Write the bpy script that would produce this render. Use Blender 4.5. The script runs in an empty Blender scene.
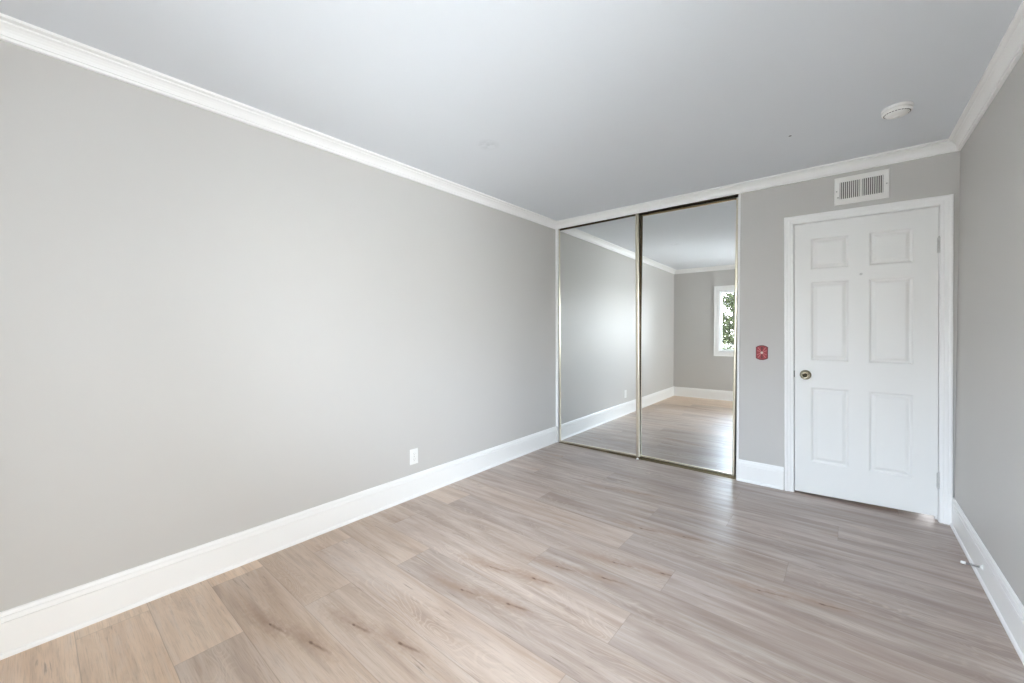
import bpy, bmesh, math, random
from mathutils import Vector, Matrix

# ------------------------------------------------------------------ camera, world, sun, exposure
S = bpy.context.scene
COL = S.collection
PI = math.pi
F_PX, CY, TH, ROLL, PITCH, CAM_H = 401.41, 338.12, 0.6943, -0.0036, -0.0198, 1.253
cam_d = bpy.data.cameras.new('camera')
cam = bpy.data.objects.new('camera', cam_d)
COL.objects.link(cam)
fw = Vector((-math.sin(TH) * math.cos(PITCH), math.cos(TH) * math.cos(PITCH), math.sin(PITCH)))
rt = Vector((math.cos(TH), math.sin(TH), 0))
up = rt.cross(fw)
r2 = rt * math.cos(ROLL) + up * math.sin(ROLL)
u2 = up * math.cos(ROLL) - rt * math.sin(ROLL)
m = Matrix((r2, u2, -fw)).transposed().to_4x4()
m.translation = (0, 0, CAM_H)
cam.matrix_world = m
cam_d.sensor_fit = 'HORIZONTAL'
cam_d.sensor_width = 36.0
cam_d.lens = F_PX / 1024 * 36
cam_d.shift_y = (CY - 341.5) / 1024
cam_d.clip_start = 0.02
S.camera = cam

S.view_settings.view_transform = 'Standard'
S.view_settings.look = 'None'
S.view_settings.gamma = 1.0
S.view_settings.use_curve_mapping = False
S.view_settings.exposure = 2.33
S.cycles.max_bounces = 24
S.cycles.diffuse_bounces = 16
S.cycles.glossy_bounces = 8
S.cycles.transparent_max_bounces = 16
S.cycles.sample_clamp_indirect = 6.0

W = bpy.data.worlds.new('world')
S.world = W
W.use_nodes = True
wn, wl = W.node_tree.nodes, W.node_tree.links
wn.clear()
w_out = wn.new('ShaderNodeOutputWorld')
w_bg = wn.new('ShaderNodeBackground')
w_tc = wn.new('ShaderNodeTexCoord')
w_sep = wn.new('ShaderNodeSeparateXYZ')
def w_node(t, **kw):
    n = wn.new(t)
    for k, v in kw.items():
        setattr(n, k, v)
    return n
w_sum = w_node('ShaderNodeMath', operation='ADD')          # bright cool sky to the back of the house, whiter cloud to its right
w_fac = w_node('ShaderNodeMath', operation='MULTIPLY_ADD', use_clamp=True)
w_mix = w_node('ShaderNodeMix', data_type='RGBA')
wl.new(w_tc.outputs['Generated'], w_sep.inputs[0])
wl.new(w_sep.outputs['X'], w_sum.inputs[0])
wl.new(w_sep.outputs['Y'], w_sum.inputs[1])
wl.new(w_sum.outputs[0], w_fac.inputs[0])
w_fac.inputs[1].default_value = 0.9
w_fac.inputs[2].default_value = 0.5
wl.new(w_fac.outputs[0], w_mix.inputs[0])
w_el = w_node('ShaderNodeMapRange')                          # haze and roofs dim the sky near the horizon
w_el.inputs['From Min'].default_value = 0.02
w_el.inputs['From Max'].default_value = 0.24
wl.new(w_sep.outputs['Z'], w_el.inputs[0])
w_back = w_node('ShaderNodeMix', data_type='RGBA')
wl.new(w_el.outputs[0], w_back.inputs[0])
w_back.inputs[6].default_value = (3.3, 3.3, 3.35, 1)
w_back.inputs[7].default_value = (5.45, 6.2, 7.45, 1)
wl.new(w_back.outputs[2], w_mix.inputs[6])
w_mix.inputs[7].default_value = (1.55, 1.56, 1.61, 1)
wl.new(w_mix.outputs[2], w_bg.inputs['Color'])
w_bg.inputs['Strength'].default_value = 1.0
wl.new(w_bg.outputs[0], w_out.inputs[0])

sun_d = bpy.data.lights.new('sun', 'SUN')
sun_d.energy = 2.5
sun_d.angle = math.radians(2)
sun_d.color = (1.0, 0.94, 0.85)
sun = bpy.data.objects.new('sun', sun_d)
COL.objects.link(sun)
sun.rotation_euler = (math.radians(-38), 0, math.radians(12))   # stands behind the house, shines on the yard
sun.location = (0, 8, 10)

# ------------------------------------------------------------------ room measures (metres)
XL, XR, YD, YB, ZC = -2.4884, 0.5387, 3.7494, -0.477, 2.44
T = 0.14
WX0, WX1, WZ0, WZ1 = -1.688, 0.015, 0.882, 1.998        # window opening
VY0, VY1, VZA, VZB = -0.33, 1.20, 0.06, 2.08                 # second window, in the right wall beside the viewer
CX0, CX1, CZ = -2.452, -0.690, 2.385                      # closet opening
DX0, DX1, DZ = -0.306, 0.462, 2.046                       # door opening (inside the jamb)

def portal(name, loc, rot, w, h):
    """marks a window opening so the sky through it is sampled well"""
    d = bpy.data.lights.new(name, 'AREA')
    d.shape = 'RECTANGLE'
    d.size, d.size_y = w, h
    d.cycles.is_portal = True
    o = bpy.data.objects.new(name, d)
    COL.objects.link(o)
    o.location = loc
    o.rotation_euler = rot
portal('window_portal', ((WX0 + WX1) / 2, YB - T - 0.01, (WZ0 + WZ1) / 2), (PI / 2, 0, 0), WX1 - WX0, WZ1 - WZ0)          # faces +Y
portal('window_portal', (XR + T + 0.01, (VY0 + VY1) / 2, (VZA + VZB) / 2), (PI / 2, 0, PI / 2), VY1 - VY0, VZB - VZA)    # faces -X


# ------------------------------------------------------------------ material helpers
def srgb(r, g, b):
    f = lambda c: (c / 255 / 12.92) if c / 255 <= 0.04045 else ((c / 255 + 0.055) / 1.055) ** 2.4
    return (f(r), f(g), f(b), 1)


class NT:
    def __init__(self, name):
        self.mat = bpy.data.materials.new(name)
        self.mat.use_nodes = True
        self.n, self.l = self.mat.node_tree.nodes, self.mat.node_tree.links
        self.b = self.n['Principled BSDF']

    def new(self, t, **kw):
        n = self.n.new(t)
        for k, v in kw.items():
            setattr(n, k, v)
        return n

    def put(self, v, sock):
        if isinstance(v, bpy.types.NodeSocket):
            self.l.new(v, sock)
        else:
            sock.default_value = v

    def math(self, op, a, b=0.0, c=0.0, clamp=False):
        n = self.new('ShaderNodeMath', operation=op, use_clamp=clamp)
        self.put(a, n.inputs[0]); self.put(b, n.inputs[1]); self.put(c, n.inputs[2])
        return n.outputs[0]

    def mix(self, fac, a, b, mode='MIX'):
        n = self.new('ShaderNodeMix', data_type='RGBA', blend_type=mode)
        self.put(fac, n.inputs[0]); self.put(a, n.inputs[6]); self.put(b, n.inputs[7])
        return n.outputs[2]

    def noise(self, vec, scale, detail=3.0, rough=0.5, dist=0.0):
        n = self.new('ShaderNodeTexNoise')
        n.inputs['Scale'].default_value = scale
        n.inputs['Detail'].default_value = detail
        n.inputs['Roughness'].default_value = rough
        n.inputs['Distortion'].default_value = dist
        if vec is not None:
            self.l.new(vec, n.inputs['Vector'])
        return n.outputs['Fac']

    def maprange(self, v, a, b, c=0.0, d=1.0):
        n = self.new('ShaderNodeMapRange')
        self.put(v, n.inputs[0])
        for i, x in enumerate((a, b, c, d)):
            n.inputs[i + 1].default_value = x
        return n.outputs[0]

    def comb(self, x, y, z=0.0):
        n = self.new('ShaderNodeCombineXYZ')
        self.put(x, n.inputs[0]); self.put(y, n.inputs[1]); self.put(z, n.inputs[2])
        return n.outputs[0]

    def bump(self, h, strength, dist):
        n = self.new('ShaderNodeBump')
        n.inputs['Strength'].default_value = strength
        n.inputs['Distance'].default_value = dist
        self.l.new(h, n.inputs['Height'])
        self.l.new(n.outputs[0], self.b.inputs['Normal'])


def simple(name, col, rough=0.4, metal=0.0, spec=0.5, var=0.02, scale=8.0, bump=0.0, bscale=120.0):
    """procedural paint / metal / plastic: a base colour with faint mottling and optional micro bump"""
    t = NT(name)
    tc = t.new('ShaderNodeTexCoord').outputs['Object']
    nz = t.noise(tc, scale, 4)
    dark = tuple(c * (1 - var * 2) for c in col[:3]) + (1,)
    light = tuple(min(1, c * (1 + var * 2)) for c in col[:3]) + (1,)
    t.l.new(t.mix(nz, dark, light), t.b.inputs['Base Color'])
    t.b.inputs['Roughness'].default_value = rough
    t.b.inputs['Metallic'].default_value = metal
    t.b.inputs['Specular IOR Level'].default_value = spec
    if bump:
        t.bump(t.noise(tc, bscale, 3), bump, 0.002)
    return t.mat


M = {}
M['wall'] = simple('wall_paint', srgb(199, 196, 192), 0.46, spec=0.34, var=0.006, scale=2, bump=0.05, bscale=260)
M['trim'] = simple('trim_white', srgb(243, 242, 240), 0.35, var=0.004, scale=5)
M['door'] = simple('door_white', srgb(236, 235, 232), 0.38, var=0.005, scale=5)
M['plastic'] = simple('white_plastic', srgb(240, 239, 236), 0.35, var=0.005)
M['vent_white'] = simple('vent_enamel', srgb(236, 234, 230), 0.4, var=0.01)
M['dark'] = simple('dark_void', srgb(28, 26, 24), 0.8, var=0.05)
M['duct'] = simple('duct_grey', srgb(92, 92, 88), 0.7, var=0.05)
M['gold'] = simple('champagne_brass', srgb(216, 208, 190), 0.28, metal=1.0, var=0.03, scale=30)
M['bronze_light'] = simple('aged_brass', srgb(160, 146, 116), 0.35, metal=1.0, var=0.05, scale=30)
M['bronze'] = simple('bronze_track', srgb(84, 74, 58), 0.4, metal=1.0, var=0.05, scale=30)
M['knob'] = simple('antique_brass', srgb(172, 164, 142), 0.25, metal=1.0, var=0.05, scale=40)
M['knob_dark'] = simple('knob_recess', srgb(64, 58, 44), 0.35, metal=0.8, var=0.05, scale=40)
M['steel'] = simple('spring_steel', srgb(150, 150, 148), 0.3, metal=1.0, var=0.04, scale=60)
M['red'] = simple('red_enamel', srgb(152, 42, 48), 0.5, var=0.08, scale=60)
M['red_dark'] = simple('dark_red_enamel', srgb(92, 26, 30), 0.5, var=0.08, scale=60)
M['red_pale'] = simple('rose_inlay', srgb(196, 104, 106), 0.45, var=0.08, scale=60)
M['cream'] = simple('cream_boss', srgb(236, 214, 204), 0.4, var=0.03, scale=60)
M['hinge'] = simple('painted_hinge', srgb(206, 205, 202), 0.4, var=0.01)
M['slot'] = simple('slot_grey', srgb(165, 163, 158), 0.5, var=0.03)
M['vinyl'] = simple('window_vinyl', srgb(240, 240, 240), 0.35, var=0.004)
M['bark'] = simple('bark', srgb(52, 46, 40), 0.9, var=0.2, scale=20, bump=0.4, bscale=30)
M['closet'] = simple('closet_paint', srgb(190, 186, 178), 0.6, var=0.01)


def ceiling_mat():
    t = NT('ceiling_paint')
    tc = t.new('ShaderNodeTexCoord').outputs['Object']
    sep = t.new('ShaderNodeSeparateXYZ'); t.l.new(tc, sep.inputs[0])
    base = t.mix(t.noise(tc, 1.5, 3), srgb(222, 225, 229), srgb(225, 228, 232))
    # an old round patch in the drywall and one pin hole
    def spot(x, y, r, sx=1.0):
        dx = t.math('MULTIPLY', t.math('SUBTRACT', sep.outputs[0], x), sx)
        dy = t.math('SUBTRACT', sep.outputs[1], y)
        d = t.math('SQRT', t.math('ADD', t.math('POWER', dx, 2.0), t.math('POWER', dy, 2.0)))
        return t.math('SUBTRACT', 1.0, t.math('DIVIDE', d, r), clamp=True)
    hole = t.math('GREATER_THAN', spot(-0.277, 3.011, 0.008), 0.01)
    patch = spot(-1.776, 1.90, 0.085)
    ring = t.math('MULTIPLY', patch, t.maprange(t.noise(tc, 22, 3), 0.42, 0.6))
    base = t.mix(t.math('MULTIPLY', ring, 0.35), base, srgb(170, 172, 174))
    base = t.mix(hole, base, srgb(110, 112, 112))
    t.l.new(base, t.b.inputs['Base Color'])
    t.b.inputs['Roughness'].default_value = 0.85
    t.b.inputs['Specular IOR Level'].default_value = 0.1
    h = t.math('ADD', t.math('MULTIPLY', t.noise(tc, 200, 3), 0.1), t.math('MULTIPLY', patch, 1.0))
    t.bump(h, 0.15, 0.004)
    return t.mat


def floor_mat():
    t = NT('oak_vinyl_plank')
    uv = t.new('ShaderNodeUVMap', uv_map='plank').outputs[0]      # u = print position along the board (m), v across (m)
    uj = t.new('ShaderNodeUVMap', uv_map='joint').outputs[0]      # u = distance from board end (m), v across (m)
    at = t.new('ShaderNodeAttribute', attribute_name='board')
    sa = t.new('ShaderNodeSeparateColor'); t.l.new(at.outputs['Color'], sa.inputs[0])
    rnd, warm_light, shade = sa.outputs[0], sa.outputs[1], sa.outputs[2]
    s1 = t.new('ShaderNodeSeparateXYZ'); t.l.new(uv, s1.inputs[0])
    u, v = s1.outputs[0], s1.outputs[1]
    s2 = t.new('ShaderNodeSeparateXYZ'); t.l.new(uj, s2.inputs[0])
    off = t.math('MULTIPLY', rnd, 37.0)
    # soft broad figure, streaky grain, fine pores
    broad = t.noise(t.comb(t.math('MULTIPLY', u, 1.3), t.math('MULTIPLY', v, 12.0), off), 1.0, 3, 0.5, 0.8)
    streak = t.noise(t.comb(t.math('MULTIPLY', u, 2.2), t.math('MULTIPLY', v, 22.0), off), 1.0, 4, 0.58, 0.8)
    fine = t.noise(t.comb(t.math('MULTIPLY', u, 9.0), t.math('MULTIPLY', v, 260.0), off), 1.0, 3, 0.6)
    # cathedral figure: contour lines of a stretched field
    field = t.noise(t.comb(t.math('MULTIPLY', u, 1.7), t.math('MULTIPLY', v, 6.5), t.math('ADD', off, 5.0)), 1.0, 2, 0.5, 0.9)
    rings = t.math('SINE', t.math('MULTIPLY', field, 130.0))
    ringm = t.math('MULTIPLY', t.maprange(rings, 0.2, 1.0), t.maprange(t.noise(t.comb(t.math('MULTIPLY', u, 1.1), t.math('MULTIPLY', v, 7.0), t.math('ADD', off, 11.0)), 1.0, 2), 0.48, 0.66))
    ringm = t.math('MULTIPLY', ringm, t.maprange(fine, 0.3, 0.6))
    tan = t.mix(warm_light, srgb(178, 164, 156), srgb(240, 212, 184))  # boards on the lit side get a warmer, lighter base colour
    tan = t.mix(t.maprange(broad, 0.34, 0.68), tan, t.mix(warm_light, srgb(148, 131, 121), srgb(226, 194, 164)))
    col = t.mix(t.math('MULTIPLY', t.maprange(streak, 0.50, 0.78), 0.42), tan, srgb(136, 119, 110))
    col = t.mix(t.math('MULTIPLY', t.maprange(streak, 0.48, 0.26), 0.32), col, srgb(212, 204, 198))
    col = t.mix(t.math('MULTIPLY', ringm, 0.32), col, srgb(230, 212, 192))
    col = t.mix(t.math('MULTIPLY', t.maprange(fine, 0.50, 0.72), 0.32), col, srgb(138, 118, 104))
    fleck = t.noise(t.comb(t.math('MULTIPLY', u, 6.0), t.math('MULTIPLY', v, 75.0), t.math('ADD', off, 3.0)), 1.0, 3, 0.6, 0.4)
    region = t.maprange(t.noise(t.comb(t.math('MULTIPLY', u, 2.5), t.math('MULTIPLY', v, 10.0), t.math('ADD', off, 8.0)), 1.0, 2), 0.5, 0.62)
    col = t.mix(t.math('MULTIPLY', t.math('MULTIPLY', t.maprange(fleck, 0.60, 0.72), region), 0.6), col, srgb(104, 88, 80))
    # two knots of the print with a brown cloud and a dark tail
    def knot(ku, kv, r, tail):
        wob = t.math('MULTIPLY', t.math('SUBTRACT', t.noise(t.comb(t.math('MULTIPLY', u, 30.0), t.math('MULTIPLY', v, 60.0), off), 1.0, 4, 0.65), 0.5), 1.3)
        du = t.math('SUBTRACT', u, ku); dv = t.math('SUBTRACT', v, kv)
        a = t.math('POWER', t.math('DIVIDE', du, r * 1.5), 2.0)
        b = t.math('POWER', t.math('DIVIDE', dv, r * 0.75), 2.0)
        core = t.math('SUBTRACT', 1.0, t.math('ADD', t.math('SQRT', t.math('ADD', a, b)), wob), clamp=True)
        a2 = t.math('POWER', t.math('DIVIDE', t.math('SUBTRACT', du, tail), 0.22), 2.0)
        b2 = t.math('POWER', t.math('DIVIDE', t.math('SUBTRACT', dv, t.math('MULTIPLY', du, 0.10)), 0.05), 2.0)
        cloud = t.math('SUBTRACT', 1.0, t.math('ADD', t.math('SQRT', t.math('ADD', a2, b2)), wob), clamp=True)
        a3 = t.math('POWER', t.math('DIVIDE', t.math('SUBTRACT', du, 0.05), 0.085), 2.0)
        b3 = t.math('POWER', t.math('DIVIDE', t.math('SUBTRACT', dv, t.math('MULTIPLY', du, 0.22)), 0.009), 2.0)
        tl = t.math('SUBTRACT', 1.0, t.math('ADD', t.math('SQRT', t.math('ADD', a3, b3)), wob), clamp=True)
        return core, cloud, tl
    for ku, kv, r, tail in ((0.282, 0.086, 0.009, -0.06), (0.520, 0.152, 0.011, -0.03)):
        core, cloud, tl = knot(ku, kv, r, tail)
        col = t.mix(t.math('MULTIPLY', cloud, 0.7), col, srgb(158, 130, 108))
        col = t.mix(t.math('MULTIPLY', tl, 0.75), col, srgb(124, 94, 74))
        col = t.mix(t.math('MULTIPLY', core, 1.2, clamp=True), col, srgb(112, 84, 66))
    hs = t.new('ShaderNodeHueSaturation')
    t.l.new(col, hs.inputs['Color'])
    t.l.new(t.maprange(shade, 0, 1, 0.93, 1.06), hs.inputs['Value'])
    # micro bevel at the board edges
    ev = t.math('MINIMUM', s2.outputs[1], t.math('SUBTRACT', PW, s2.outputs[1]))
    eu = t.math('MINIMUM', s2.outputs[0], t.math('SUBTRACT', PL, s2.outputs[0]))
    edge = t.math('MINIMUM', ev, eu)
    line = t.maprange(edge, 0.0006, 0.0022, 1.0, 0.0)
    col = t.mix(t.math('MULTIPLY', line, 0.34), hs.outputs[0], srgb(112, 96, 84))
    t.l.new(col, t.b.inputs['Base Color'])
    t.l.new(t.maprange(streak, 0.2, 0.8, 0.30, 0.42), t.b.inputs['Roughness'])
    t.b.inputs['Specular IOR Level'].default_value = 0.5
    h = t.math('ADD', t.math('MULTIPLY', fine, 0.3), t.math('SUBTRACT', t.math('MULTIPLY', streak, 0.4), t.math('MULTIPLY', line, 1.5)))
    t.bump(h, 0.18, 0.0012)
    return t.mat


def mirror_mat():
    t = NT('mirror_silvering')
    tc = t.new('ShaderNodeTexCoord').outputs['Object']
    t.l.new(t.mix(t.noise(tc, 2, 2), (0.86, 0.88, 0.875, 1), (0.88, 0.90, 0.895, 1)), t.b.inputs['Base Color'])
    t.b.inputs['Metallic'].default_value = 1.0
    t.b.inputs['Roughness'].default_value = 0.0
    return t.mat


def glass_mat():
    t = NT('window_glass')
    tr = t.new('ShaderNodeBsdfTransparent'); tr.inputs[0].default_value = (0.95, 0.97, 0.96, 1)
    gl = t.new('ShaderNodeBsdfGlossy'); gl.inputs['Roughness'].default_value = 0.02
    fr = t.new('ShaderNodeFresnel'); fr.inputs[0].default_value = 1.45
    mx = t.new('ShaderNodeMixShader')
    t.l.new(fr.outputs[0], mx.inputs[0]); t.l.new(tr.outputs[0], mx.inputs[1]); t.l.new(gl.outputs[0], mx.inputs[2])
    t.l.new(mx.outputs[0], t.n['Material Output'].inputs[0])
    return t.mat


def leaf_mat():
    t = NT('leaf_green')
    at = t.new('ShaderNodeAttribute', attribute_name='tone')
    sa = t.new('ShaderNodeSeparateColor'); t.l.new(at.outputs['Color'], sa.inputs[0])
    col = t.mix(sa.outputs[0], srgb(38, 45, 24), srgb(98, 103, 76))
    t.l.new(col, t.b.inputs['Base Color'])
    t.b.inputs['Roughness'].default_value = 0.6
    t.b.inputs['Specular IOR Level'].default_value = 0.08
    return t.mat


def ground_mat():
    t = NT('pale_paving')
    tc = t.new('ShaderNodeTexCoord').outputs['Object']
    t.l.new(t.mix(t.noise(tc, 1.5, 6), srgb(186, 182, 176), srgb(206, 202, 196)), t.b.inputs['Base Color'])
    t.b.inputs['Roughness'].default_value = 0.9
    t.bump(t.noise(tc, 60, 4), 0.2, 0.004)
    return t.mat


# ------------------------------------------------------------------ mesh helpers
class MB:
    def __init__(self):
        self.bm = bmesh.new()

    def quad(self, pts, mi=0):
        f = self.bm.faces.new([self.bm.verts.new(p) for p in pts])
        f.material_index = mi
        return f

    def box(self, x0, x1, y0, y1, z0, z1, bevel=0.0, mi=0):
        b = bmesh.new()
        vs = [b.verts.new((x, y, z)) for x in (x0, x1) for y in (y0, y1) for z in (z0, z1)]
        for q in ((0, 1, 3, 2), (4, 6, 7, 5), (0, 4, 5, 1), (2, 3, 7, 6), (0, 2, 6, 4), (1, 5, 7, 3)):
            b.faces.new([vs[i] for i in q])
        if bevel:
            bmesh.ops.bevel(b, geom=b.edges[:], offset=bevel, segments=2, affect='EDGES', profile=0.5)
        self.merge(b, mi)

    def merge(self, b, mi=0, mat=None):
        bmesh.ops.recalc_face_normals(b, faces=b.faces[:])
        mp = {}
        for v in b.verts:
            co = mat @ v.co if mat else v.co
            mp[v] = self.bm.verts.new(co)
        for f in b.faces:
            nf = self.bm.faces.new([mp[v] for v in f.verts])
            nf.material_index = mi
            nf.smooth = f.smooth
        b.free()

    def lathe(self, prof, mat, n=40, mi=0, smooth=True):
        """prof: (radius, height) pairs revolved about local Z"""
        b = bmesh.new()
        rings = []
        for r, h in prof:
            if r < 1e-6:
                rings.append([b.verts.new((0, 0, h))])
            else:
                rings.append([b.verts.new((r * math.cos(2 * PI * k / n), r * math.sin(2 * PI * k / n), h)) for k in range(n)])
        for a, c in zip(rings, rings[1:]):
            for k in range(n):
                k2 = (k + 1) % n
                if len(a) == 1 and len(c) == 1:
                    continue
                if len(a) == 1:
                    f = b.faces.new((a[0], c[k], c[k2]))
                elif len(c) == 1:
                    f = b.faces.new((a[k], a[k2], c[0]))
                else:
                    f = b.faces.new((a[k], a[k2], c[k2], c[k]))
                f.smooth = smooth
        self.merge(b, mi, mat)

    def tube(self, pts, rad, n=8, mi=0):
        b = bmesh.new()
        pts = [Vector(p) for p in pts]
        rings = []
        prev = None
        for i, p in enumerate(pts):
            d = (pts[min(i + 1, len(pts) - 1)] - pts[max(i - 1, 0)]).normalized()
            a = prev if prev is not None else (Vector((0, 0, 1)) if abs(d.z) < 0.9 else Vector((1, 0, 0)))
            a = (a - d * a.dot(d)).normalized()
            prev = a
            c = d.cross(a)
            r = rad[i] if isinstance(rad, (list, tuple)) else rad
            rings.append([b.verts.new(p + (a * math.cos(2 * PI * k / n) + c * math.sin(2 * PI * k / n)) * r) for k in range(n)])
        for q, w in zip(rings, rings[1:]):
            for k in range(n):
                f = b.faces.new((q[k], q[(k + 1) % n], w[(k + 1) % n], w[k]))
                f.smooth = True
        b.faces.new(rings[0][::-1]); b.faces.new(rings[-1])
        self.merge(b, mi)

    def sweep(self, prof, p0, p1, nrm, upv, m0=0.0, m1=0.0):
        """closed profile of (depth, height) points run straight from p0 to p1; m0/m1 mitre the ends by depth"""
        p0, p1, nrm, upv = Vector(p0), Vector(p1), Vector(nrm), Vector(upv)
        d = (p1 - p0).normalized()
        b = bmesh.new()
        A = [b.verts.new(p0 + nrm * q + upv * h + d * q * m0) for q, h in prof]
        B = [b.verts.new(p1 + nrm * q + upv * h - d * q * m1) for q, h in prof]
        n = len(prof)
        for i in range(n):
            b.faces.new((A[i], A[(i + 1) % n], B[(i + 1) % n], B[i]))
        b.faces.new(A); b.faces.new(B[::-1])
        self.merge(b)

    def build(self, name, mats, parent=None, loc=None):
        me = bpy.data.meshes.new(name)
        self.bm.normal_update()
        self.bm.to_mesh(me)
        self.bm.free()
        for mm in (mats if isinstance(mats, (list, tuple)) else [mats]):
            me.materials.append(mm)
        o = bpy.data.objects.new(name, me)
        COL.objects.link(o)
        if parent is not None:
            o.parent = parent
        return o


def structure(o):
    o['kind'] = 'structure'
    return o


def tag(o, label, cat, group=None):
    o['label'] = label
    o['category'] = cat
    if group:
        o['group'] = group
    return o


def thing(name, loc, label, cat, group=None):
    o = bpy.data.objects.new(name, None)
    o.empty_display_size = 0.05
    COL.objects.link(o)
    o.location = loc
    return tag(o, label, cat, group)


def rot_to(axis):
    return Vector((0, 0, 1)).rotation_difference(Vector(axis)).to_matrix().to_4x4()


# ------------------------------------------------------------------ the setting: floor of planks
PW, PL, PY0 = 0.2263, 1.524, 0.0965
JOINTS = {0: -2.395, 1: -1.92, 2: -2.375, 3: -1.882, 4: -0.772, 5: -1.829, 6: -0.719, 7: -1.30, 8: -2.195,
          9: -0.991, 10: -1.75, 11: -0.998, 12: -0.576, 13: -1.55, 14: -2.137, 15: -0.9}
KNOTX = {2: -1.879, 3: -1.601, 5: -1.415, 6: -1.435, 7: -1.166, 9: -0.31, 10: -0.98, 0: -2.36, 4: 0.12, 8: -0.95, 12: -1.45}
M['floor'] = floor_mat()
rng = random.Random(11)
mb = MB()
uvl = mb.bm.loops.layers.uv.new('plank')
ujl = mb.bm.loops.layers.uv.new('joint')
cl = mb.bm.loops.layers.color.new('board')
FX0, FX1, FY0, FY1 = XL - 0.10, XR + 0.10, YB - 0.10, YD + 0.75
row = math.floor((FY0 - PY0) / PW)
while PY0 + row * PW < FY1:
    y0, y1 = PY0 + row * PW, PY0 + (row + 1) * PW
    ya, yb2 = max(y0, FY0), min(y1, FY1)
    j = JOINTS.get(row, -2.0 + (row * 0.61) % 1.5)
    x = j - PL * math.ceil((j - FX0) / PL)
    while x < FX1:
        xa, xb = max(x, FX0), min(x + PL, FX1)
        kx = KNOTX.get(row)
        if kx is not None and x <= kx - 0.05 and kx < x + PL:
            o_u = kx - x - 0.282
        else:
            o_u = rng.choice((-1.9, 1.4)) + rng.uniform(-0.2, 0.2)
        lit_warm = min(0.9, max(0.15, 0.95 - 0.21 * y0 - 0.15 * ((xa + xb) / 2 + 2.2) + rng.uniform(-0.1, 0.1)))  # warm light toward the back-left, put into the board colours
        c = (rng.random(), lit_warm, rng.random(), 1)
        if xb - xa > 0.002:
            f = mb.quad([(xa, ya, 0), (xb, ya, 0), (xb, yb2, 0), (xa, yb2, 0)])
            for lp in f.loops:
                co = lp.vert.co
                lp[uvl].uv = (co.x - x - o_u, co.y - y0)
                lp[ujl].uv = (co.x - x, co.y - y0)
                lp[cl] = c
        x += PL
    row += 1
b = bmesh.new()                                           # slab under the boards
mb.box(FX0, FX1, FY0, FY1, -0.12, -0.002)
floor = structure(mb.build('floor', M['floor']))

# ceiling and walls
mb = MB(); mb.box(XL - T, XR + T, YB - T, YD + 0.85, ZC, ZC + 0.2)
structure(mb.build('ceiling', ceiling_mat()))
mb = MB(); mb.box(XL - T, XL, YB - T, YD + 0.85, -0.12, ZC + 0.01)
structure(mb.build('wall_left', M['wall']))
mb = MB()
mb.box(XR, XR + T, YB - T, VY0, -0.12, ZC + 0.01)
mb.box(XR, XR + T, VY1, YD + 0.85, -0.12, ZC + 0.01)
mb.box(XR, XR + T, VY0, VY1, -0.12, VZA)
mb.box(XR, XR + T, VY0, VY1, VZB, ZC + 0.01)
structure(mb.build('wall_right', M['wall']))
mb = MB()
mb.box(XL, WX0, YB - T, YB, -0.12, ZC + 0.01)
mb.box(WX1, XR, YB - T, YB, -0.12, ZC + 0.01)
mb.box(WX0, WX1, YB - T, YB, -0.12, WZ0)
mb.box(WX0, WX1, YB - T, YB, WZ1, ZC + 0.01)
structure(mb.build('wall_back', M['wall']))
JT = 0.018                                                # jamb board thickness
mb = MB()
mb.box(XL, CX0, YD, YD + 0.12, 0, ZC + 0.01)
mb.box(CX0, CX1, YD, YD + 0.12, CZ, ZC + 0.01)
mb.box(CX1, DX0 - JT, YD, YD + 0.12, 0, ZC + 0.01)
mb.box(DX0 - JT, DX1 + JT, YD, YD + 0.12, DZ + JT, ZC + 0.01)
mb.box(DX1 + JT, XR, YD, YD + 0.12, 0, ZC + 0.01)
structure(mb.build('wall_front', M['wall']))
mb = MB()
mb.box(XL, XR - 0.07, YD + 0.70, YD + 0.85, -0.12, ZC + 0.01)
mb.box(CX1 + 0.03, CX1 + 0.10, YD + 0.12, YD + 0.70, 0, ZC + 0.01)
structure(mb.build('wall_closet', M['closet']))

# ------------------------------------------------------------------ mouldings
CROWN = [(0, -0.0736), (0.0120, -0.0736), (0.0135, -0.0715), (0.0135, -0.0640), (0.0120, -0.0625), (0.0120, -0.0600), (0.0160, -0.0590),
         (0.0165, -0.0540), (0.0195, -0.0440), (0.0255, -0.0345), (0.0330, -0.0265), (0.0410, -0.0215), (0.0420, -0.0175), (0.0400, -0.0165),
         (0.0400, -0.0145), (0.0530, -0.0135), (0.0596, -0.0110), (0.0596, 0.004), (0, 0.004)]
BASE = [(0, 0), (0.0195, 0), (0.0195, 0.008), (0.0180, 0.013), (0.0150, 0.017), (0.0120, 0.0185), (0.0120, 0.1340),
        (0.0070, 0.1345), (0.0070, 0.1375), (0.0118, 0.1382), (0.0112, 0.1480), (0.0098, 0.1572), (0.0055, 0.1576), (0.0055, 0.1602),
        (0.0088, 0.1608), (0.0062, 0.1720), (0.0030, 0.1765), (0, 0.1765)]
Z = (0, 0, 1)
mb = MB()
mb.sweep(CROWN, (XL, YB, ZC), (XL, YD, ZC), (1, 0, 0), Z, 1, 1)
structure(mb.build('trim_1', M['trim']))
mb = MB()
mb.sweep(CROWN, (XL, YD, ZC), (XR, YD, ZC), (0, -1, 0), Z, 1, 1)
structure(mb.build('trim_2', M['trim']))
mb = MB()
mb.sweep(CROWN, (XR, YD, ZC), (XR, YB, ZC), (-1, 0, 0), Z, 1, 1)
structure(mb.build('trim_3', M['trim']))
mb = MB()
mb.sweep(CROWN, (XR, YB, ZC), (XL, YB, ZC), (0, 1, 0), Z, 1, 1)
structure(mb.build('trim_4', M['trim']))
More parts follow.
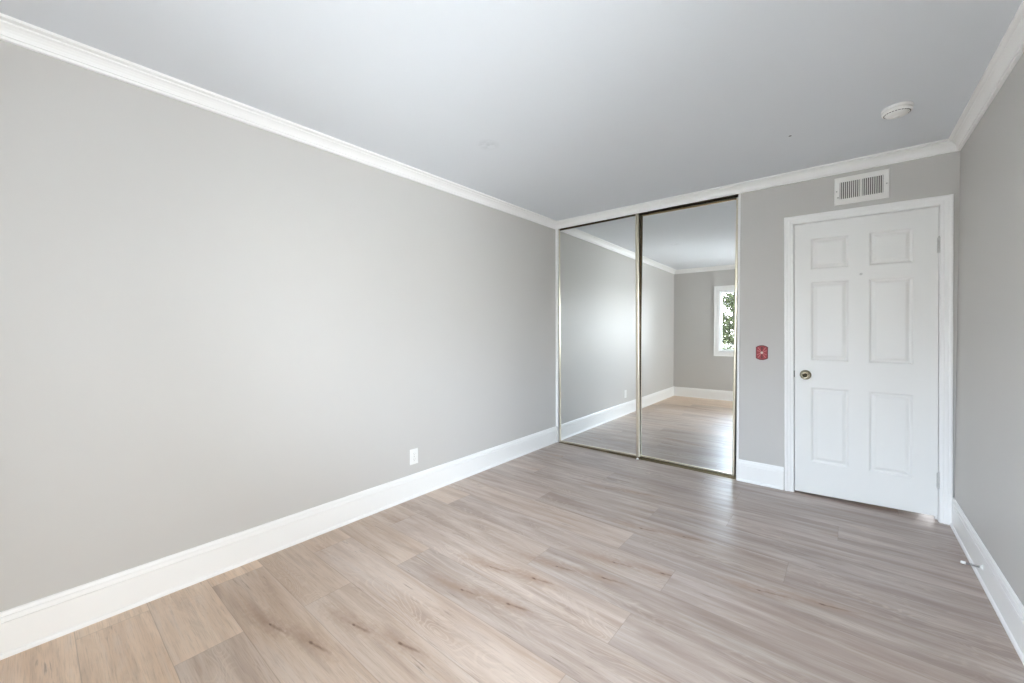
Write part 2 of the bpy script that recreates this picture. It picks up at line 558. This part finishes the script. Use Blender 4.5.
mb = MB(); mb.sweep(BASE, (XL, YB, 0), (XL, YD, 0), (1, 0, 0), Z, 1, 0)
structure(mb.build('baseboard_left', M['trim']))
mb = MB()
mb.sweep(BASE, (XR, YD, 0), (XR, VY1 + 0.085, 0), (-1, 0, 0), Z, 0, 0)
mb.sweep(BASE, (XR, VY0 - 0.085, 0), (XR, YB, 0), (-1, 0, 0), Z, 0, 1)
structure(mb.build('baseboard_right', M['trim']))
mb = MB(); mb.sweep(BASE, (XR, YB, 0), (XL, YB, 0), (0, 1, 0), Z, 1, 1)
structure(mb.build('baseboard_back', M['trim']))
mb = MB(); mb.sweep(BASE, (CX1 + 0.004, YD, 0), (-0.364, YD, 0), (0, -1, 0), Z, 0, 0)
structure(mb.build('baseboard_front', M['trim']))

# casing round the door and its jamb; the whole frame hangs a little out of plumb and square
def hang(o):
    for v in o.data.vertices:
        x, z = v.co.x, v.co.z
        v.co.x = x - 0.0100 * (z - 1.03)
        v.co.z = z - 0.0130 * (x - 0.08) * z / 2.05
    return o
CAS = [(0, 0), (0.010, 0), (0.0120, 0.003), (0.0125, 0.017), (0.0150, 0.0195), (0.0155, 0.036), (0.0180, 0.0390),
       (0.0190, 0.0440), (0.0190, 0.0540), (0.0165, 0.0570), (0, 0.0570)]
def casing(mb, x0, x1, z0, z1, y, ny, prof, sill=False):
    """mitred frame of (thickness, width) profile round an opening on a wall facing ny"""
    w = max(q[1] for q in prof)
    b = bmesh.new()
    zb = z0
    def ring(cx, cz, sx, sz):
        return [b.verts.new((cx + sx * h, y + ny * q, cz + sz * h)) for q, h in prof]
    if sill:
        rs = [ring(x0, z0, -1, -1), ring(x0, z1, -1, 1), ring(x1, z1, 1, 1), ring(x1, z0, 1, -1)]
        prs = [(0, 1), (1, 2), (2, 3), (3, 0)]
    else:
        rs = [ring(x0, zb, -1, 0), ring(x0, z1, -1, 1), ring(x1, z1, 1, 1), ring(x1, zb, 1, 0)]
        prs = [(0, 1), (1, 2), (2, 3)]
    n = len(prof)
    for a, c in prs:
        for i in range(n):
            b.faces.new((rs[a][i], rs[a][(i + 1) % n], rs[c][(i + 1) % n], rs[c][i]))
    if not sill:
        b.faces.new(rs[0]); b.faces.new(rs[3])
    mb.merge(b)
mb = MB()
casing(mb, DX0 - 0.003, DX1 + 0.003, 0, DZ + 0.003, YD, -1, CAS)
hang(structure(mb.build('trim_5', M['trim'])))
mb = MB()
mb.box(DX0 - JT, DX0, YD, YD + 0.12, 0, DZ + JT)
mb.box(DX1, DX1 + JT, YD, YD + 0.12, 0, DZ + JT)
mb.box(DX0, DX1, YD, YD + 0.12, DZ, DZ + JT)
mb.box(DX0, DX0 + 0.012, YD + 0.042, YD + 0.075, 0, DZ)                   # stops behind the slab
mb.box(DX1 - 0.012, DX1, YD + 0.042, YD + 0.075, 0, DZ)
mb.box(DX0 + 0.012, DX1 - 0.012, YD + 0.042, YD + 0.075, DZ - 0.012, DZ)
hang(structure(mb.build('trim_6', M['trim'])))
# white strips that edge the closet opening
mb = MB()
mb.box(XL + 0.001, CX0, YD - 0.004, YD + 0.10, 0.1765, ZC - 0.0736, 0.0012)
structure(mb.build('trim_7', M['trim']))
mb = MB()
mb.box(CX1 - 0.003, CX1 + 0.014, YD - 0.005, YD + 0.10, 0.001, ZC - 0.0736, 0.0012)
structure(mb.build('trim_8', M['trim']))

# ------------------------------------------------------------------ six-panel door
SX0, SX1, SZ1 = DX0 + 0.004, DX1 - 0.003, DZ - 0.004
SB0, SB1 = 0.012, 0.034                                    # the slab hangs a little off the floor, more at the hinge side
mb = MB()
PAN = [(-0.203, 0.016, 1.693, 1.926), (0.124, 0.343, 1.698, 1.922), (-0.201, 0.016, 1.016, 1.604),
       (0.126, 0.345, 1.016, 1.600), (-0.198, 0.014, 0.262, 0.812), (0.130, 0.345, 0.250, 0.820)]
PAN = [(-0.201, 0.016, 1.695, 1.924), (0.125, 0.343, 1.695, 1.924), (-0.201, 0.016, 1.016, 1.602),
       (0.125, 0.343, 1.016, 1.602), (-0.201, 0.016, 0.256, 0.815), (0.125, 0.343, 0.256, 0.815)]
xs = [SX0, -0.201, 0.016, 0.125, 0.343, SX1]
zs = [None, 0.256, 0.815, 1.016, 1.602, 1.695, 1.924, SZ1]
yf = YD + 0.001
bm = bmesh.new()
def zbot(x): return SB0 + (SB1 - SB0) * (x - SX0) / (SX1 - SX0)
for i in range(5):
    for k in range(7):
        x0, x1 = xs[i], xs[i + 1]
        za0 = zbot(x0) if k == 0 else zs[k]
        za1 = zbot(x1) if k == 0 else zs[k]
        zt = zs[k + 1]
        if i in (1, 3) and k in (1, 3, 5):
            levels = [(0.0, 0.0), (0.004, 0.003), (0.010, 0.0085), (0.016, 0.0095), (0.020, 0.0085), (0.034, 0.0030), (0.037, 0.0022)]
            prev = None
            for ins, dep in levels:
                ring = [bm.verts.new((x0 + ins, yf + dep, za0 + ins)), bm.verts.new((x1 - ins, yf + dep, za0 + ins)),
                        bm.verts.new((x1 - ins, yf + dep, zt - ins)), bm.verts.new((x0 + ins, yf + dep, zt - ins))]
                if prev:
                    for q in range(4):
                        bm.faces.new((prev[q], prev[(q + 1) % 4], ring[(q + 1) % 4], ring[q]))
                prev = ring
            bm.faces.new(prev)
        else:
            bm.faces.new([bm.verts.new(p) for p in ((x0, yf, za0), (x1, yf, za1), (x1, yf, zt), (x0, yf, zt))])
yk = yf + 0.038
for ring in (((SX0, SB0), (SX1, SB1), (SX1, SZ1), (SX0, SZ1)),):
    for q in range(4):
        (xa, za), (xb, zb) = ring[q], ring[(q + 1) % 4]
        bm.faces.new([bm.verts.new(p) for p in ((xa, yf, za), (xa, yk, za), (xb, yk, zb), (xb, yf, zb))])
    bm.faces.new([bm.verts.new((xa, yk, za)) for xa, za in ring])
bmesh.ops.remove_doubles(bm, verts=bm.verts[:], dist=1e-5)
mb.merge(bm)
door = hang(structure(mb.build('door_1', M['door'])))

KX, KZ = -0.233, 0.908
mk = Matrix.Translation((KX, yf, KZ)) @ rot_to((0, -1, 0)) @ Matrix.Scale(1.13, 4)
mb = MB()
mb.lathe([(0, 0), (0.031, 0), (0.032, 0.003), (0.029, 0.007), (0.020, 0.009), (0.012, 0.012), (0.011, 0.026), (0.014, 0.032),
          (0.022, 0.038), (0.026, 0.047), (0.026, 0.054), (0.0225, 0.061), (0.0165, 0.0635), (0.0150, 0.0615), (0, 0.0615)], mk)
knob = mb.build('door_knob', M['knob'], door)
knob['label'] = 'round brass privacy knob'
mb = MB()
mb.lathe([(0, 0.0612), (0.0085, 0.0612), (0.0085, 0.0650), (0.0070, 0.0662), (0, 0.0662)], mk, 24)
kp = mb.build('privacy_button', M['knob_dark'], knob)
mb = MB(); mb.box(DX0 - 0.0005, DX0 + 0.0035, YD - 0.003, YD + 0.03, KZ - 0.024, KZ + 0.024, 0.0008)
hang(mb.build('strike_plate', M['knob_dark'], door))
for hz in (1.794, 0.270):
    mb = MB()
    mh = Matrix.Translation((SX1 + 0.0015, YD - 0.0065, hz - 0.050))
    for s in range(5):
        a, c = s * 0.020 + 0.0006, (s + 1) * 0.020 - 0.0006
        mb.lathe([(0, a), (0.0056, a), (0.0068, a + 0.0015), (0.0068, c - 0.0015), (0.0056, c), (0, c)], mh, 16)
    mb.lathe([(0, 0.1), (0.0035, 0.1), (0.0042, 0.104), (0.0025, 0.108), (0, 0.109)], mh, 16)
    mb.box(SX1 - 0.007, SX1 + 0.010, YD - 0.0015, YD + 0.0005, hz - 0.048, hz + 0.048)
    h = hang(mb.build('hinge', M['hinge'], door))
mb = MB()
mp = Matrix.Translation((0.076, yf, 1.639)) @ rot_to((0, -1, 0))
mb.lathe([(0, 0), (0.0085, 0), (0.0085, 0.002), (0.0065, 0.003), (0.0045, 0.0022), (0, 0.0016)], mp, 24)
pe = mb.build('peephole', M['hinge'], door)

# ------------------------------------------------------------------ windows: behind the viewer and beside the viewer
M['glass'] = glass_mat()
WC = [(0, 0), (0.012, 0), (0.014, 0.004), (0.014, 0.060), (0.019, 0.066), (0.019, 0.080), (0, 0.080)]
def window(name, w, h, mat):
    """local frame: x along the wall, y into the room (inner wall face at y=0), z up from the sill"""
    win = structure(MB().build(name, M['vinyl']))
    win.matrix_world = mat
    mb = MB()
    casing(mb, -w / 2 - 0.003, w / 2 + 0.003, -0.003, h + 0.003, 0, 1, WC, sill=True)
    mb.build('window_casing', M['trim'], win)
    mb = MB()
    a, e = 0.012, 0.0
    mb.box(-w / 2, -w / 2 + a, -T, e, 0, h); mb.box(w / 2 - a, w / 2, -T, e, 0, h)
    mb.box(-w / 2 + a, w / 2 - a, -T, e, 0, a); mb.box(-w / 2 + a, w / 2 - a, -T, e, h - a, h)
    mb.build('window_jamb', M['vinyl'], win)
    for x0, x1, yy in ((-w / 2 + a, 0.02, -0.075), (-0.02, w / 2 - a, -0.105)):
        mb = MB()
        s = 0.024
        mb.box(x0, x0 + s, yy - 0.014, yy + 0.014, a, h - a, 0.003)
        mb.box(x1 - s, x1, yy - 0.014, yy + 0.014, a, h - a, 0.003)
        mb.box(x0 + s, x1 - s, yy - 0.014, yy + 0.014, a, a + s, 0.003)
        mb.box(x0 + s, x1 - s, yy - 0.014, yy + 0.014, h - a - s, h - a, 0.003)
        sash = mb.build('sash', M['vinyl'], win)
        mb = MB()
        mb.box(x0 + s - 0.004, x1 - s + 0.004, yy - 0.002, yy + 0.002, a + s - 0.004, h - a - s + 0.004)
        mb.build('pane', M['glass'], sash)
window('window_1', WX1 - WX0, WZ1 - WZ0, Matrix.Translation(((WX0 + WX1) / 2, YB, WZ0)))
window('window_2', VY1 - VY0, VZB - VZA, Matrix.Translation((XR, (VY0 + VY1) / 2, VZA)) @ Matrix.Rotation(PI / 2, 4, 'Z'))

# ------------------------------------------------------------------ mirrored sliding closet doors
M['mirror'] = mirror_mat()
TZ, TY = 0.0118, 0.00415                                   # the panels hang slightly out of true, as in the photograph
def mirror_panel(x0, x1, z0, z1, yc, label, rail_mat, left_mat, lean=0.0, left_w=0.020, right_w=0.020):
    t = thing('sliding_mirror_panel', ((x0 + x1) / 2, yc, z0), label, 'mirror door', 'mirrored sliding closet doors')
    t.rotation_euler = (-TY, lean, TZ)
    w, h = (x1 - x0) / 2, z1 - z0
    st, th = 0.020, 0.020
    mb = MB(); mb.box(-w + st * 0.6, w - st * 0.6, -0.003, 0.003, 0.012, h - 0.012)
    mb.build('mirror', M['mirror'], t)
    for sgn in (-1, 1):
        mb = MB()
        sw = left_w if sgn < 0 else right_w
        prof = [(-th / 2, -sw / 2), (-th / 2 - 0.003, -sw / 4), (-th / 2 - 0.003, sw / 4), (-th / 2, sw / 2), (th / 2, sw / 2), (th / 2, -sw / 2)]
        cx = sgn * (w - sw / 2)
        b = bmesh.new()
        A = [b.verts.new((cx + q[1], q[0], 0)) for q in prof]; B = [b.verts.new((cx + q[1], q[0], h)) for q in prof]
        for i in range(6):
            b.faces.new((A[i], A[(i + 1) % 6], B[(i + 1) % 6], B[i]))
        b.faces.new(A); b.faces.new(B)
        mb.merge(b)
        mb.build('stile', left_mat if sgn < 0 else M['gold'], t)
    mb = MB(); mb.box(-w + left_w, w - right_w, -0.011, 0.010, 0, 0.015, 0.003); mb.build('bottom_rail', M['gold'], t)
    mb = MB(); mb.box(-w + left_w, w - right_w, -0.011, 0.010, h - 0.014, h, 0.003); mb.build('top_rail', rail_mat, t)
    return t
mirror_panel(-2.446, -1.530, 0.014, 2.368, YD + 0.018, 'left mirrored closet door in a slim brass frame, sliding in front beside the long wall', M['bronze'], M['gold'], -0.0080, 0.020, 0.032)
mirror_panel(-1.564, -0.716, 0.014, 2.358, YD + 0.052, 'right mirrored closet door in a slim brass frame, reflecting the window', M['bronze_light'], M['bronze'], 0.0075, 0.026)  # left stile coloured dark bronze to stand for the shadow behind the front panel
w = (CX1 - CX0) / 2
ft = thing('floor_track', ((CX0 + CX1) / 2, YD + 0.03, 0), 'low bronze double track on the floor under the mirrored closet doors', 'track')
mb = MB()
mb.box(-w, w - 0.003, -0.026, 0.062, 0.0003, 0.0025)
mb.build('track_plate', M['bronze'], ft)
for yy in (-0.024, 0.003, 0.022, 0.060):
    mb = MB(); mb.box(-w, w - 0.003, yy - 0.0015, yy + 0.0015, 0.0024, 0.0075, 0.0005); mb.build('rib', M['bronze_light'], ft)
ht = thing('head_track', ((CX0 + CX1) / 2, YD + 0.03, 2.384), 'dark bronze head track above the mirrored closet doors, under the crown molding', 'track')
mb = MB(); mb.box(-w, w - 0.003, -0.028, 0.075, -0.003, 0); mb.build('channel', M['bronze'], ht)
for yy, dz in ((0.0128, -0.0095), (0.073, -0.0105)):
    mb = MB(); mb.box(-w, w - 0.003, yy - 0.0012, yy + 0.0012, dz, -0.002); mb.build('flange', M['bronze'], ht)
gd = thing('door_guide', (-1.536, YD - 0.014, 0.0), 'small white plastic guide on the closet floor track between the mirrors', 'door guide')
mb = MB(); mb.box(-0.011, 0.011, -0.012, 0.006, 0.0005, 0.011, 0.003); mb.build('guide_block', M['plastic'], gd)
mb = MB(); mb.box(-0.006, 0.006, -0.003, 0.003, 0.010, 0.016, 0.001); mb.build('guide_fin', M['plastic'], gd)

# ------------------------------------------------------------------ things on walls and ceiling
# air vent above the door
VX0, VX1, VZ0, VZ1 = -0.077, 0.216, 2.144, 2.340
vent = thing('air_vent', ((VX0 + VX1) / 2, YD, VZ0), 'white metal air vent with upright louvers on the wall above the door', 'vent')
vw, vh = (VX1 - VX0) / 2, VZ1 - VZ0
mb = MB()
bx, bz0, bz1 = 0.030, 0.040, 0.036
b = bmesh.new()
def rect(ins, y, base=None):
    x0, x1, z0, z1 = base or (-vw, vw, 0, vh)
    return [b.verts.new(p) for p in ((x0 + ins, y, z0 + ins), (x1 - ins, y, z0 + ins), (x1 - ins, y, z1 - ins), (x0 + ins, y, z1 - ins))]
inner = (-vw + bx, vw - bx, bz0, vh - bz1)
seq = [rect(0, 0), rect(0.001, -0.005), rect(0.006, -0.008), rect(0, -0.008, inner), rect(0.001, -0.002, inner)]
for p, q in zip(seq, seq[1:]):
    for k in range(4):
        b.faces.new((p[k], p[(k + 1) % 4], q[(k + 1) % 4], q[k]))
mb.merge(b)
mb.box(-0.006, 0.006, -0.0078, -0.001, bz0, vh - bz1)
mb.build('vent_frame', M['vent_white'], vent)
mb = MB(); mb.box(-vw + bx, vw - bx, -0.0012, -0.0004, bz0, vh - bz1); mb.build('duct_opening', M['duct'], vent)
for sgn in (-1, 1):
    mb = MB()
    span = vw - bx - 0.006
    for k in range(10):
        cx = sgn * (0.006 + span * (k + 0.5) / 10)
        b = bmesh.new()
        ang = math.radians(38) * sgn
        dx, dy = math.sin(ang) * 0.0038, math.cos(ang) * 0.0038
        tx, ty2 = math.cos(ang) * 0.0011, -math.sin(ang) * 0.0011
        pts = [(cx - dx - tx, -0.0050 - dy * 0.8 - ty2), (cx - dx + tx, -0.0050 - dy * 0.8 + ty2), (cx + dx + tx, -0.0050 + dy + ty2), (cx + dx - tx, -0.0050 + dy - ty2)]
        A = [b.verts.new((p[0], p[1], bz0)) for p in pts]; B = [b.verts.new((p[0], p[1], vh - bz1)) for p in pts]
        for i in range(4):
            b.faces.new((A[i], A[(i + 1) % 4], B[(i + 1) % 4], B[i]))
        mb.merge(b)
    mb.build('louver_bank', M['vent_white'], vent)
for x in (-vw + 0.014, vw - 0.014):
    mb = MB(); mb.lathe([(0, 0.008), (0.0042, 0.008), (0.0040, 0.0094), (0.0022, 0.0104), (0, 0.0106)], Matrix.Translation((x, 0, vh / 2)) @ rot_to((0, -1, 0)), 16)
    mb.build('screw', M['slot'], vent)
mb = MB(); mb.box(-vw + 0.018, -vw + 0.026, -0.019, -0.0075, bz0 + 0.008, bz0 + 0.016, 0.002)
mb.build('lever', M['slot'], vent)

# smoke alarm
sm = thing('smoke_detector', (0.198, 3.003, ZC), 'round white smoke detector on the ceiling near the door', 'smoke detector')
mr = rot_to((0, 0, -1)) @ Matrix.Diagonal((0.96, 0.96, 1.08, 1))
mb = MB(); mb.lathe([(0, 0), (0.066, 0), (0.067, 0.003), (0.067, 0.010), (0.064, 0.012), (0, 0.012)], mr, 48); mb.build('mounting_base', M['plastic'], sm)
mb = MB(); mb.lathe([(0.056, 0.011), (0.064, 0.012), (0.0645, 0.024), (0.0605, 0.029), (0.0520, 0.030), (0.0500, 0.0325), (0.046, 0.036), (0.030, 0.039), (0, 0.040)], mr, 48); mb.build('cover', M['plastic'], sm)
mb = MB()
for k in range(26):
    a = 2 * PI * k / 26
    b = bmesh.new()
    c, s = math.cos(a), math.sin(a)
    pts = []
    for rr, hh in ((0.0508, 0.0316), (0.0562, 0.0296)):
        for sg in (-1, 1):
            pts.append((rr * c - sg * 0.0046 * s, rr * s + sg * 0.0046 * c, -hh))
    q = [b.verts.new(p) for p in (pts[0], pts[1], pts[3], pts[2])]
    q2 = [b.verts.new((p.co.x, p.co.y, p.co.z - 0.0016)) for p in q]
    b.faces.new(q); b.faces.new(q2[::-1])
    for i in range(4):
        b.faces.new((q[i], q[(i + 1) % 4], q2[(i + 1) % 4], q2[i]))
    mb.merge(b)
mb.build('sounder_slots', M['dark'], sm)
mb = MB(); mb.lathe([(0, 0.038), (0.010, 0.0385), (0.010, 0.0415), (0.008, 0.0428), (0, 0.043)], mr @ Matrix.Translation((0.018, 0, 0)), 24); mb.build('test_button', M['plastic'], sm)

# duplex outlet on the long wall
ou = thing('wall_outlet', (XL, 1.830, 0.250), 'white duplex outlet on the long grey wall above the baseboard', 'outlet')
mb = MB(); mb.box(0, 0.0055, -0.036, 0.036, 0, 0.115, 0.002); mb.build('cover_plate', M['plastic'], ou)
for zc in (0.036, 0.079):
    mb = MB()
    b = bmesh.new()
    pts = []
    for k in range(28):
        a = 2 * PI * k / 28
        pts.append((max(-0.0165, min(0.0165, 0.0185 * math.cos(a))), max(-0.0145, min(0.0145, 0.0175 * math.sin(a)))))
    A = [b.verts.new((0.005, p[0], zc + p[1])) for p in pts]; B = [b.verts.new((0.0072, p[0], zc + p[1])) for p in pts]
    for i in range(28):
        b.faces.new((A[i], A[(i + 1) % 28], B[(i + 1) % 28], B[i]))
    b.faces.new(B)
    bmesh.ops.remove_doubles(b, verts=b.verts[:], dist=1e-6)
    mb.merge(b)
    rc = mb.build('receptacle', M['plastic'], ou)
    mb = MB()
    mb.box(0.0070, 0.0075, -0.0075, -0.0055, zc - 0.002, zc + 0.0065); mb.box(0.0070, 0.0075, 0.0055, 0.0075, zc - 0.002, zc + 0.0065)
    mb.lathe([(0, 0.0070), (0.0024, 0.0070), (0.0024, 0.0075), (0, 0.0075)], Matrix.Translation((0, 0, zc - 0.008)) @ rot_to((1, 0, 0)), 12)
    mb.build('slots', M['slot'], rc)
mb = MB(); mb.lathe([(0, 0.0055), (0.0030, 0.0055), (0.0026, 0.0068), (0, 0.0070)], Matrix.Translation((0, 0, 0.0575)) @ rot_to((1, 0, 0)), 14); mb.build('screw', M['slot'], ou)

# red shield-shaped plaque beside the door
pl = thing('wall_plaque', (-0.517, YD, 1.066), 'small red shield-shaped plaque with pale rays on the wall left of the door', 'plaque')
def outline(sc, n=14):
    hw, hh, arc = 0.0415 * sc, 0.0450 * sc, 0.0145 * sc
    pts = []
    for k in range(n + 1):
        q = -1 + 2 * k / n
        pts.append((q * hw, -hh - arc * (1 - q * q)))
    for k in range(n + 1):
        q = 1 - 2 * k / n
        pts.append((q * hw, hh + arc * (1 - q * q)))
    return pts
def plate(mb, pts, y0, y1, mi=0):
    b = bmesh.new()
    A = [b.verts.new((p[0], y0, p[1])) for p in pts]; B = [b.verts.new((p[0], y1, p[1])) for p in pts]
    n = len(pts)
    for i in range(n):
        b.faces.new((A[i], A[(i + 1) % n], B[(i + 1) % n], B[i]))
    b.faces.new(B); b.faces.new(A[::-1])
    mb.merge(b, mi)
mb = MB(); plate(mb, outline(1.0), 0.0, -0.005); mb.build('plate', M['red_dark'], pl)
mb = MB(); plate(mb, outline(0.90), -0.0048, -0.0065); mb.build('field', M['red'], pl)
for ang, wd, ln, mt in ((0, 0.013, 0.046, 'red_dark'), (180, 0.013, 0.046, 'red_dark')):
    mb = MB()
    c, s = math.cos(math.radians(ang)), math.sin(math.radians(ang))
    tr = lambda x, z: (x * c - z * s, x * s + z * c)
    plate(mb, [tr(-0.002, 0.010), tr(0.002, 0.010), tr(wd / 2, ln), tr(-wd / 2, ln)], -0.0062, -0.0078)
    mb.build('wedge', M[mt], pl)
for ang in (32, -32, 148, -148, 62, -62, 118, -118):
    mb = MB()
    c, s = math.cos(math.radians(ang)), math.sin(math.radians(ang))
    tr = lambda x, z: (x * c - z * s, x * s + z * c)
    ln = 0.048 if abs(abs(ang) - 90) > 40 else 0.036
    plate(mb, [tr(-0.0018, 0.006), tr(0.0018, 0.006), tr(0.0034, ln), tr(-0.0034, ln)], -0.0062, -0.0076)
    mb.build('ray', M['red_pale'], pl)
mb = MB(); mb.lathe([(0, 0.006), (0.0095, 0.006), (0.0090, 0.0090), (0.0060, 0.0112), (0, 0.0120)], rot_to((0, -1, 0)), 24); mb.build('boss', M['cream'], pl)

# spring door stop on the right baseboard
ds = thing('door_stop', (XR - 0.0115, 2.972, 0.080), 'white tipped spring door stop sticking out of the right baseboard', 'door stop')
axis = Vector((-0.066, 0.020, -0.006)).normalized()
mx = rot_to(axis)
mb = MB(); mb.lathe([(0, 0), (0.0125, 0), (0.0125, 0.003), (0.009, 0.007), (0.006, 0.010), (0, 0.010)], mx, 24); mb.build('base', M['plastic'], ds)
mb = MB()
pts = []
NT_ = 15
for k in range(NT_ * 12 + 1):
    a = 2 * PI * k / 12
    pts.append(mx @ Vector((0.0046 * math.cos(a), 0.0046 * math.sin(a), 0.008 + 0.052 * k / (NT_ * 12))))
mb.tube(pts, 0.0012, 6); mb.build('spring', M['steel'], ds)
mb = MB(); mb.lathe([(0, 0.056), (0.0062, 0.056), (0.0074, 0.059), (0.0074, 0.070), (0.0060, 0.0735), (0, 0.0745)], mx, 20); mb.build('rubber_tip', M['plastic'], ds)

# ------------------------------------------------------------------ outside the window
mb = MB(); mb.box(-30, 30, -45, YB - T - 0.01, -0.35, -0.18)
structure(mb.build('ground', ground_mat()))
tr = thing('tree', (-2.12, -4.6, -0.18), 'leafy green tree outside the window, seen in the right mirror', 'tree')
rng = random.Random(5)
mb = MB()
trunk = [(0.35, 0.1, 0), (0.33, 0.08, 0.35), (0.22, 0.04, 0.75), (0.10, 0.0, 1.1), (0.0, 0.0, 1.5), (-0.03, 0.02, 2.0), (0.0, 0.0, 2.5)]
mb.tube(trunk, [0.075, 0.06, 0.05, 0.042, 0.034, 0.022, 0.010], 10)
ends = []
for k in range(34):
    base = trunk[2 + k % 4]
    a, el = k * 2.4, rng.uniform(0.05, 0.8)
    L = rng.uniform(0.5, 1.05)
    p = Vector(base); d = Vector((math.cos(a) * math.cos(el), math.sin(a) * math.cos(el), math.sin(el)))
    pts = [p]
    for s in range(5):
        d = (d + Vector((rng.uniform(-.35, .35), rng.uniform(-.35, .35), rng.uniform(-.15, .3)))).normalized()
        p = p + d * L / 5
        pts.append(p)
    mb.tube(pts, [0.020, 0.016, 0.012, 0.009, 0.006, 0.003], 6)
    ends += pts[2:]
mb.build('trunk', M['bark'], tr)
mb = MB()
tl = mb.bm.loops.layers.color.new('tone')
for e in ends:
    tone0 = rng.random()
    for k in range(75):
        r = 0.24 * rng.random() ** 0.6
        d = Vector((rng.gauss(0, 1), rng.gauss(0, 1), rng.gauss(0, 0.7))).normalized()
        c = e + d * r
        a = Vector((rng.gauss(0, 1), rng.gauss(0, 1), rng.gauss(0, 0.5))).normalized()
        n = a.cross(Vector((rng.gauss(0, 1), rng.gauss(0, 1), rng.gauss(0, 1)))).normalized()
        L, wd = rng.uniform(0.05, 0.085), rng.uniform(0.016, 0.027)
        s = a.cross(n)
        v = [mb.bm.verts.new(q) for q in (c - a * L / 2, c + s * wd + n * 0.004, c + a * L / 2, c - s * wd + n * 0.004)]
        tone = min(1, max(0, tone0 * 0.6 + rng.random() * 0.5))
        f = mb.bm.faces.new(v)
        for lp in f.loops:
            lp[tl] = (tone, tone, tone, 1)
mb.build('foliage', leaf_mat(), tr)
